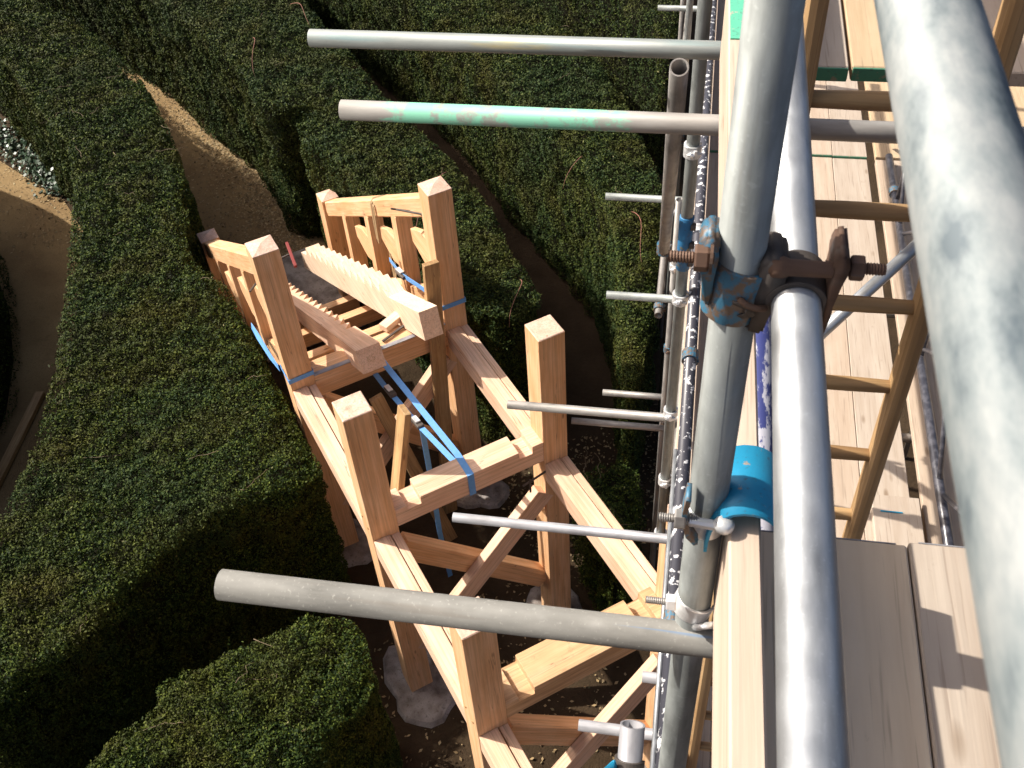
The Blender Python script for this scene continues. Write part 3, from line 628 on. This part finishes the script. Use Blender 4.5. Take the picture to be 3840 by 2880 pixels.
tb('standard', (1.45, .817, .02), (1.45, .817, 6.86), M_STEELW); tb('standard', (2.38, 3.3, .02), (2.38, 3.3, 6.86), M_STEELW); tb('standard', (2.38, 7.2, .02), (2.38, 7.2, 6.86), M_STEELW)
# transoms that project on the left
for n_, x0, x1, y, z, m in (('T1', -1.053, 1.5, 2.522, 6.858, M_TRACE), ('T2', -.834, 1.5, 2.098, 6.90, M_MINTTUBE), ('T3', -.664, 1.5, .795, 6.858, M_STEELROUGH),
        ('T4', -1.002, 2.4, 2.940, 4.12, M_STEELGREY), ('T5', -.86, 2.4, 3.72, 4.12, M_STEELW), ('T6', -.419, 2.4, 4.672, 4.12, M_STEEL), ('T7', -.524, 2.4, 5.66, 4.12, M_STEEL),
        ('T8', -.484, .3, 5.213, 2.70, M_STEELW), ('T9', -.676, .3, 4.91, 2.70, M_STEELW), ('T10', -.356, 2.4, 8.36, 4.12, M_STEEL), ('T11', -.409, .3, 8.45, 1.4, M_STEEL),
        ('T12', -.263, 2.4, 1.953, 4.12, M_STEELGREY), ('T13', -.019, 2.4, 2.208, 4.12, M_STEELGREY)):
    o_ = tb('transom', (x0, y, z), (x1, y, z), m, 28)
    if m is M_MINTTUBE: o_.matrix_basis = WM[scaf.name].inverted() @ (T((x0+x1)/2, y, z))
# ledgers along the scaffold
tb('ledger', (-.106, 4.73, 3.93), (-.106, 11, 3.93), M_STEELW); tb('ledger', (.065, .6, 4.065), (.065, 7.6, 4.065), M_STEELW)
tb('guard_rail', (.069, 1.15, 5.35), (.069, 7.3, 5.35), M_SPLAT, 28); tb('ledger', (.038, 1.15, 5.345), (.038, 2.45, 5.345), M_STEELNEW, 16, .008)
tb('ledger', (.165, .2, 6.80), (.165, 2.6, 6.80), M_BLUEWHITE); tb('ledger', (2.3, .4, 4.06), (2.3, 9, 4.06), M_STEELW); tb('ledger', (1.40, -.8, 6.80), (1.40, 6.2, 6.80), M_STEELW)
# braces
tb('brace', (-.041, 2.372, 6.89), (-.075, 3.66, 5.28), M_STEELW, 30); tb('brace', (-.019, .923, 6.304), (-.019, -.35, 4.95), M_STEELGREY, 30)
tb('brace', (.95, 3.28, 5.81), (.29, 2.69, 5.39), M_STEELNEW); tb('brace', (1.6, 3.86, 6.22), (.95, 3.28, 5.81), M_STEEL)

# couplers
ME_BAND = arc_mesh('coupler_band', .0246, .009, .05, 0, 2*math.pi*.93, M_CLAMP)
ME_BANDB = arc_mesh('coupler_band', .0246, .009, .05, 0, 2*math.pi*.93, M_BLUE)
ME_BOLT = bolt_mesh(.055, .0055, M_CLAMP); ME_NUT = hex_mesh(.012, .011, M_CLAMP); ME_BOLTR = bolt_mesh(.055, .0055, M_RUST); ME_NUTR = hex_mesh(.012, .011, M_RUST)
def bm_box(mat, *boxes):
    bm = bmesh.new()
    for (x, y, z), (a, b, c_) in boxes:
        r_ = bmesh.ops.create_cube(bm, size=1.0)
        for v in r_['verts']: v.co = Vector((v.co.x*a+x, v.co.y*b+y, v.co.z*c_+z))
    bmesh.ops.bevel(bm, geom=bm.edges[:], offset=.0015, segments=1, affect='EDGES'); return finish(bm, 'coupler_body', mat)
ME_LUG = bm_box(M_CLAMP, ((.0, -.033, 0), (.012, .022, .036)))
ME_LUGB = bm_box(M_BLUE, ((.0, -.033, 0), (.012, .022, .036)))
def coupler(p, axis='Z', spin=0.0, blue=False):
    M = T(*p) @ Matrix.Rotation(spin, 4, 'Z')
    if axis == 'X': M = T(*p) @ Matrix.Rotation(math.pi/2, 4, 'Y') @ Matrix.Rotation(spin, 4, 'Z')
    if axis == 'Y': M = T(*p) @ Matrix.Rotation(math.pi/2, 4, 'X') @ Matrix.Rotation(spin, 4, 'Z')
    c_ = obj('coupler', ME_BANDB if blue else ME_BAND, scaf, M)
    obj('coupler_lug', ME_LUGB if blue else ME_LUG, c_, M)
    obj('bolt', ME_BOLTR if blue else ME_BOLT, c_, M @ T(-.03, -.034, 0)); obj('nut', ME_NUTR if blue else ME_NUT, c_, M @ T(-.018, -.034, 0))
    return c_
for p, ax, sp, bl in (((.012, 3.30, 6.80), 'Z', 0, False), ((.012, 3.30, 6.05), 'Z', .3, False), ((.012, 3.30, 5.33), 'Z', .1, False), ((.012, 3.30, 4.62), 'Z', 0, False), ((.012, 3.30, 4.12), 'Z', .2, False), ((.012, 3.30, 3.66), 'Z', -.4, False),
        ((-.080, 7.2, 5.9), 'Z', 0, False), ((-.080, 7.2, 5.2), 'Z', 0, False), ((-.080, 7.2, 4.4), 'Z', .2, False), ((-.080, 7.2, 3.6), 'Z', .2, True), ((-.08, 7.2, 2.9), 'Z', 0, False),
        ((-.03, 5.0, 4.10), 'Z', 0, False), ((-.03, 5.0, 3.4), 'Z', .4, True), ((-.03, 5.0, 2.72), 'Z', .2, False), ((-.075, 3.66, 5.30), 'Z', .5, True), ((.069, 2.93, 5.35), 'Y', .3, True), ((.069, 1.75, 5.35), 'Y', 1.3, True),
        ((.069, 3.72, 5.35), 'Y', .5, False), ((-.106, 4.80, 3.93), 'Y', .6, True), ((.012, 3.30, 7.4), 'Z', .2, False)):
    coupler(p, ax, sp, bl)
# blue sleeve on the second standard
sv = obj('sleeve', lathe_mesh('sleeve', [(-.13, .0265), (-.128, .0285), (.128, .0285), (.13, .0265)], mat_patchy('sleeve_blue', (.03, .17, .36), (.20, .18, .10), .56, .64, 22), 24, True), scaf, T(.012, 3.30, 5.62) @ Matrix.Rotation(math.pi/2, 4, 'Y'))
for zz in (.09, 0, -.09):
    obj('sleeve_boss', lathe_mesh('sleeve_boss', [(0, .016), (.018, .016), (.02, .012)], M_DARKIRON, 14), sv, T(.03, 3.285, 5.62+zz))

# hero coupler joining the near standard and the lower guard rail
Z0 = 7.535
hc = obj('coupler', arc_mesh('coupler_cap', .0247, .0055, .066, rad(158), rad(366), M_BLUE, 30), scaf, T(SX, .817, Z0-.022) @ Matrix.Rotation(rad(9), 4, 'Y'))
def slab_mesh(poly, y0, y1, mat, bev=.003):
    """outline in x,z with thickness along y"""
    bm = bmesh.new(); a = [bm.verts.new((x, y0, z)) for x, z in poly]; b = [bm.verts.new((x, y1, z)) for x, z in poly]; n = len(poly)
    bm.faces.new(a); bm.faces.new(b[::-1])
    for i in range(n): bm.faces.new((a[i], b[i], b[(i+1) % n], a[(i+1) % n]))
    bmesh.ops.bevel(bm, geom=bm.edges[:], offset=bev, segments=2, affect='EDGES'); return finish(bm, 'forging', mat, True)
obj('coupler_jaw', slab_mesh([(-.033, -.030), (-.024, -.034), (-.0245, .030), (-.020, .046), (-.026, .056), (-.036, .054), (-.042, .040), (-.038, .015)], -.022, .016, M_BLUE), hc, T(SX, .817, Z0-.004))
obj('slot_shade_plate', slab_mesh([(-.004, -.008), (.012, -.012), (.012, -.016), (.020, -.018), (.019, -.027), (.008, -.032), (.002, -.028), (.010, -.024), (.008, -.018), (-.004, -.013)], -.0312, -.0295, M_DARKIRON, .0004), hc, T(SX, .817, Z0-.010))  # dark plate on the cap surface, painted shade of a slot
obj('coupler_tongue', sweep_mesh('coupler_tongue', [(.002, -.030, -.006), (.010, -.0345, -.010), (.020, -.034, -.014), (.029, -.028, -.018)], .0034, M_RUST, 8), hc, T(SX, .817, Z0-.010))
obj('bolt', bolt_mesh(.044, .0064, M_RUST), hc, T(-.012, .792, Z0+.028)); obj('nut', hex_mesh(.014, .0135, M_RUST), hc, T(.013, .792, Z0+.028))
obj('washer', lathe_mesh('washer', [(0, .0155), (.003, .0155)], M_RUST, 18), hc, T(.0275, .792, Z0+.028))
hb = obj('coupler', arc_mesh('coupler_cap', .0247, .006, .052, rad(-50), rad(178), M_DARKIRON, 26), scaf, T(.116, .817, 7.51) @ Matrix.Rotation(math.pi/2, 4, 'X'))
obj('coupler_body', slab_mesh([(.070, 7.470), (.088, 7.465), (.094, 7.500), (.098, 7.530), (.106, 7.546), (.100, 7.562), (.084, 7.566), (.074, 7.552), (.078, 7.535), (.072, 7.510)], .792, .842, M_DARKIRON, .004), hb, Matrix.Identity(4))
obj('eye_bolt', lathe_mesh('eye_bolt', [(0, .006), (.004, .0105), (.014, .011), (.020, .0085), (.060, .0080), (.064, .006)], M_RUST, 16, True), hb, T(.084, .798, 7.553))
obj('coupler_flange', slab_mesh([(.1405, 7.480), (.1475, 7.470), (.1515, 7.500), (.150, 7.530), (.160, 7.556), (.156, 7.576), (.146, 7.574), (.1425, 7.560), (.144, 7.540)], .790, .842, M_RUST, .003), hb, Matrix.Identity(4))
obj('bolt', bolt_mesh(.056, .0064, M_RUST), hb, T(.138, .806, 7.551)); obj('nut', hex_mesh(.013, .0125, M_RUST), hb, T(.161, .806, 7.551))

# toe-board clip on the near standard
prof = [(.062, 7.105), (.0625, 7.125), (.065, 7.148), (.070, 7.163), (.078, 7.175), (.088, 7.183), (.100, 7.187), (.112, 7.187), (.122, 7.184), (.131, 7.178), (.138, 7.170), (.144, 7.157), (.148, 7.140), (.150, 7.115), (.153, 7.085)]
def plate(name, prof, y0, y1, th, mat, parent):
    bm = bmesh.new(); rows = []
    for i, (x, z) in enumerate(prof):
        a = prof[max(i-1, 0)]; b = prof[min(i+1, len(prof)-1)]; t = Vector((b[0]-a[0], 0, b[1]-a[1])).normalized(); n = Vector((-t.z, 0, t.x))*th
        rows.append([bm.verts.new(q) for q in ((x, y0, z), (x, y1, z), (x+n.x, y1, z+n.z), (x+n.x, y0, z+n.z))])
    for a, b in zip(rows[:-1], rows[1:]):
        for i in range(4): bm.faces.new((a[i], a[(i+1) % 4], b[(i+1) % 4], b[i]))
    bm.faces.new(rows[0]); bm.faces.new(rows[-1])
    me = finish(bm, name, mat); me.polygons.foreach_set('use_smooth', [abs(p.normal.y) < .5 for p in me.polygons])
    return obj(name, me, parent, Matrix.Identity(4))
tc_ = plate('toe_board_clip', prof, .775, .885, .004, M_BLUEC, scaf)
obj('clip_band', arc_mesh('clip_band', .0247, .005, .036, rad(120), rad(330), M_CLAMP, 20), tc_, T(SX, .817, 7.13) @ Matrix.Rotation(rad(12), 4, 'Y'))
obj('bolt', bolt_mesh(.05, .006, M_STEELW), tc_, T(-.002, .778, 7.165)); obj('nut', hex_mesh(.014, .0135, M_STEELW), tc_, T(.018, .778, 7.165))
beam('clip_bolt_eye', tc_, (.034, .778, 7.163), (.078, .772, 7.165), .012, .012, M_CLAMP, .003)
obj('bolt_head', lathe_mesh('bolt_head', [(0, .012), (.006, .013), (.012, .009), (.014, .002)], M_CLAMP, 16, True), tc_, T(.078, .772, 7.165) @ Matrix.Rotation(-math.pi/2, 4, 'Y'))
plate('clip_leg', [(.030, 7.21), (.026, 7.17), (.034, 7.135), (.045, 7.12)], .772, .80, .006, M_BLUE, tc_)
# bright band coupler carrying the near transom
bc = obj('coupler', arc_mesh('coupler_cap', .0247, .004, .03, rad(165), rad(345), M_CLAMP, 22), scaf, T(SX, .817, 6.925) @ Matrix.Rotation(rad(14), 4, 'Y'))
obj('coupler_hook', sweep_mesh('coupler_hook', [(.062, .79, 6.90), (.066, .775, 6.925), (.076, .77, 6.94), (.085, .778, 6.93), (.092, .785, 6.92), (.105, .785, 6.925)], .005, M_CLAMP, 8), bc, Matrix.Identity(4))
obj('bolt', bolt_mesh(.042, .0055, M_STEELW), bc, T(-.010, .785, 6.965)); obj('nut', hex_mesh(.014, .0125, M_CLAMP), bc, T(.018, .785, 6.965))
# blue coupler on the open brace end near the bottom edge
b2 = obj('coupler', arc_mesh('coupler_band', .0247, .005, .03, rad(60), rad(350), M_DARKIRON, 22), scaf, T(-.019, .868, 6.245) @ Matrix.Rotation(rad(-43), 4, 'X'))
obj('coupler_flap', slab_mesh([(-.070, 6.235), (-.044, 6.222), (-.040, 6.250), (-.046, 6.285), (-.052, 6.280)], .852, .858, M_BLUEC, .0015), b2, Matrix.Identity(4))
obj('bolt', bolt_mesh(.05, .006, M_STEELW), b2, T(-.095, .845, 6.235)); obj('nut', hex_mesh(.013, .0125, M_RUST), b2, T(-.073, .845, 6.235))
obj('eye_bolt', lathe_mesh('eye_bolt', [(0, .006), (.045, .006), (.050, .004)], M_RUST, 12, True), b2, T(-.060, .842, 6.235)); obj('coupler_lug', slab_mesh([(-.012, 6.215), (.002, 6.215), (.006, 6.255), (-.006, 6.262)], .832, .846, M_RUST, .003), b2, Matrix.Identity(4))

# ------------------------------------------------------------------ boards
def board(x0, x1, y0, y1, ztop, mat, label, ends=None, group=None, th=.038, bands=False, name='scaffold_board'):
    root = obj(name, box_mesh(y1-y0, x1-x0, th, .003, mat), None, T((x0+x1)/2, (y0+y1)/2, ztop-th/2) @ Matrix.Rotation(math.pi/2, 4, 'Z'))
    tag(root, label, 'board', group)
    if ends == 'green':
        obj('painted_end', box_mesh(.006, x1-x0-.004, th-.004, .001, M_GREENEND), root, T((x0+x1)/2, y0-.003, ztop-th/2) @ Matrix.Rotation(math.pi/2, 4, 'Z'))
    if ends == 'band':
        obj('end_band', box_mesh(.002, x1-x0-.03, th*.9, 0, M_STEELGREY), root, T((x0+x1)/2, y1+.001, ztop-th/2) @ Matrix.Rotation(math.pi/2, 4, 'Z'))
    return root
ZU, ZL = 6.92, 4.18
gU = 'boards of the upper scaffold deck'; gL = 'boards of the lower scaffold deck'
board(.137, .361, -1.2, .956, ZU, M_BOARDLIFT, 'upper deck board in the shade of the toe board, bottom right', 'band', gU)
board(.364, .588, -1.2, .962, ZU, M_BOARD2, 'upper deck board with a tube shadow across it, bottom right', 'band', gU)
board(.591, .815, -1.2, .958, ZU, M_BOARD, 'upper deck board under the pale handrail, bottom right', 'band', gU)
for i, m, lb in ((0, M_BOARD2, 'far upper deck board with green end beside the toe board'), (1, M_BOARD3, 'yellowish far upper deck board with dark green end'), (2, M_BOARD, 'third far upper deck board from the toe board, beyond the ladder gap'), (3, M_BOARD, 'fourth far upper deck board, at the right edge beyond the handrail'), (4, M_BOARD2, 'far upper deck board farthest from the toe board')):
    x = .137+i*.2268+(.004 if i else 0); board(x, x+.2235, 2.345+.004*(i % 2), 6.1, ZU, m, lb, 'green' if i < 2 else None, gU)
xs = [.052, .277, .502, .727, .952, 1.230, 1.455, 1.680, 1.905, 2.130]
mats = [M_BOARD2, M_BOARD, M_BOARD3, M_BOARD, M_BOARD2, M_BOARD, M_BOARD, M_BOARD2, M_BOARD3, M_BOARD]
nth = ['first', 'second', 'third', 'fourth', 'fifth', 'sixth', 'seventh', 'eighth', 'ninth', 'tenth']
for i, x in enumerate(xs):
    board(x, x+.2225, .9+.03*(i % 3), 6.145+.004*(i % 2), ZL, mats[i], 'near lower deck board, %s from the outer edge under the ladder' % nth[i], None, gL)
    board(x, x+.2225, 6.155+.004*(i % 2), 10.0, ZL+.014, mats[(i+3) % 10], 'far lower deck board, %s from the outer edge past the board ends' % nth[i], 'green' if i < 5 else None, gL)
board(.985, 1.205, 2.45, 3.25, ZL+.042, M_BOARD2, 'short loose board with a blue mark lying on the lower deck', None, None)
obj('chalk_mark', box_mesh(.10, .008, .0015, 0, M_BLUEC), bpy.data.objects[[o.name for o in bpy.data.objects if o.get('label', '').startswith('short loose board')][0]], T(1.07, 3.15, ZL+.0445))
# toe boards on edge
def toe(x0, x1, y0, y1, z0, z1, label):
    return tag(obj('toe_board', box_mesh(y1-y0, x1-x0, z1-z0, .003, M_TOE), None, T((x0+x1)/2, (y0+y1)/2, (z0+z1)/2) @ Matrix.Rotation(math.pi/2, 4, 'Z')), label, 'toe board', 'toe boards on edge')
t_ = toe(.0885, .1275, -1.2, 2.33, 6.935, 7.158, 'rough sawn toe board on edge along the upper deck, mint paint at its far end')
TR = T(.1083, .565, 0) @ Matrix.Rotation(.0195, 4, 'Z') @ T(-.108, -.565, 0); t_.matrix_basis = TR @ t_.matrix_basis; WM[t_.name] = t_.matrix_basis.copy()
obj('paint_patch', box_mesh(.32, .032, .003, 0, M_MINT), t_, TR @ T(.108, 2.165, 7.1597) @ Matrix.Rotation(math.pi/2, 4, 'Z'))
toe(.066, .104, 2.35, 6.1, 6.935, 7.158, 'far toe board on edge along the upper deck past the mint paint')
toe(.094, .130, .9, 10.0, 4.20, 4.42, 'shaded toe board on edge along the lower deck')

# ------------------------------------------------------------------ ladder
lad = empty('ladder', T(.365, 1.80, ZL), 'varnished wooden pole ladder rising through the gap in the upper deck', 'ladder')
def pole_mesh(L, w, d, mat):
    bm = bmesh.new(); prof = []
    for k in range(12):
        a = 2*math.pi*k/12; prof.append((w/2*math.copysign(abs(math.cos(a))**.55, math.cos(a)), d/2*math.copysign(abs(math.sin(a))**.75, math.sin(a))))
    A_ = [bm.verts.new((-L/2, y, z)) for y, z in prof]; B_ = [bm.verts.new((L/2, y, z)) for y, z in prof]
    for i in range(12): bm.faces.new((A_[i], A_[(i+1) % 12], B_[(i+1) % 12], B_[i]))
    bm.faces.new(A_); bm.faces.new(B_); return finish(bm, 'pole', mat)
Lz0, Lz1 = ZL, 9.0; me_st = pole_mesh(Lz1-Lz0, .07, .043, M_LADDER)
for x in (.199, .531): obj('stile', me_st, lad, T(x, 1.80, (Lz0+Lz1)/2) @ Matrix.Rotation(-math.pi/2, 4, 'Y'))
me_r = lathe_mesh('rung', [(-.165, .011), (-.150, .0165), (-.05, .0185), (.05, .0185), (.150, .0165), (.165, .011)], M_OLDPLANK, 12, True)
k = 0; z = 4.40
while z < 8.95:
    obj('rung', me_r, lad, T(.365, 1.80, z)); z += .25

# ------------------------------------------------------------------ lattice beam in glossy black
lat = empty('lattice_beam', T(1.32, 2.4, ZL), 'glossy black steel lattice beam lying beside the ladder on the lower deck', 'lattice beam')
lx, lz0, lz1 = 1.30, ZL+.06, ZL+.42
tube('chord', lat, (lx, 1.2, lz0), (lx, 6.1, lz0), M_BLACK, .0242, 24); tube('chord', lat, (lx+.01, 1.2, lz1), (lx+.01, 6.1, lz1), M_BLACK, .0242, 24)
y = 1.3; k = 0
while y < 5.9:
    a, b = (lz0, lz1) if k % 2 == 0 else (lz1, lz0)
    tube('lattice_strut', lat, (lx, y+.03, a), (lx+.01, y+.47, b), M_BLACK, .0125, 12); y += .5; k += 1
for y in (2.7, 4.2, 5.6):
    tube('lattice_strut', lat, (lx+.005, y, lz0), (lx+.005, y, lz1), M_BLACK, .0125, 12)
for y in (5.05, 5.7): coupler((lx, y, lz0), 'Y', .8, True)
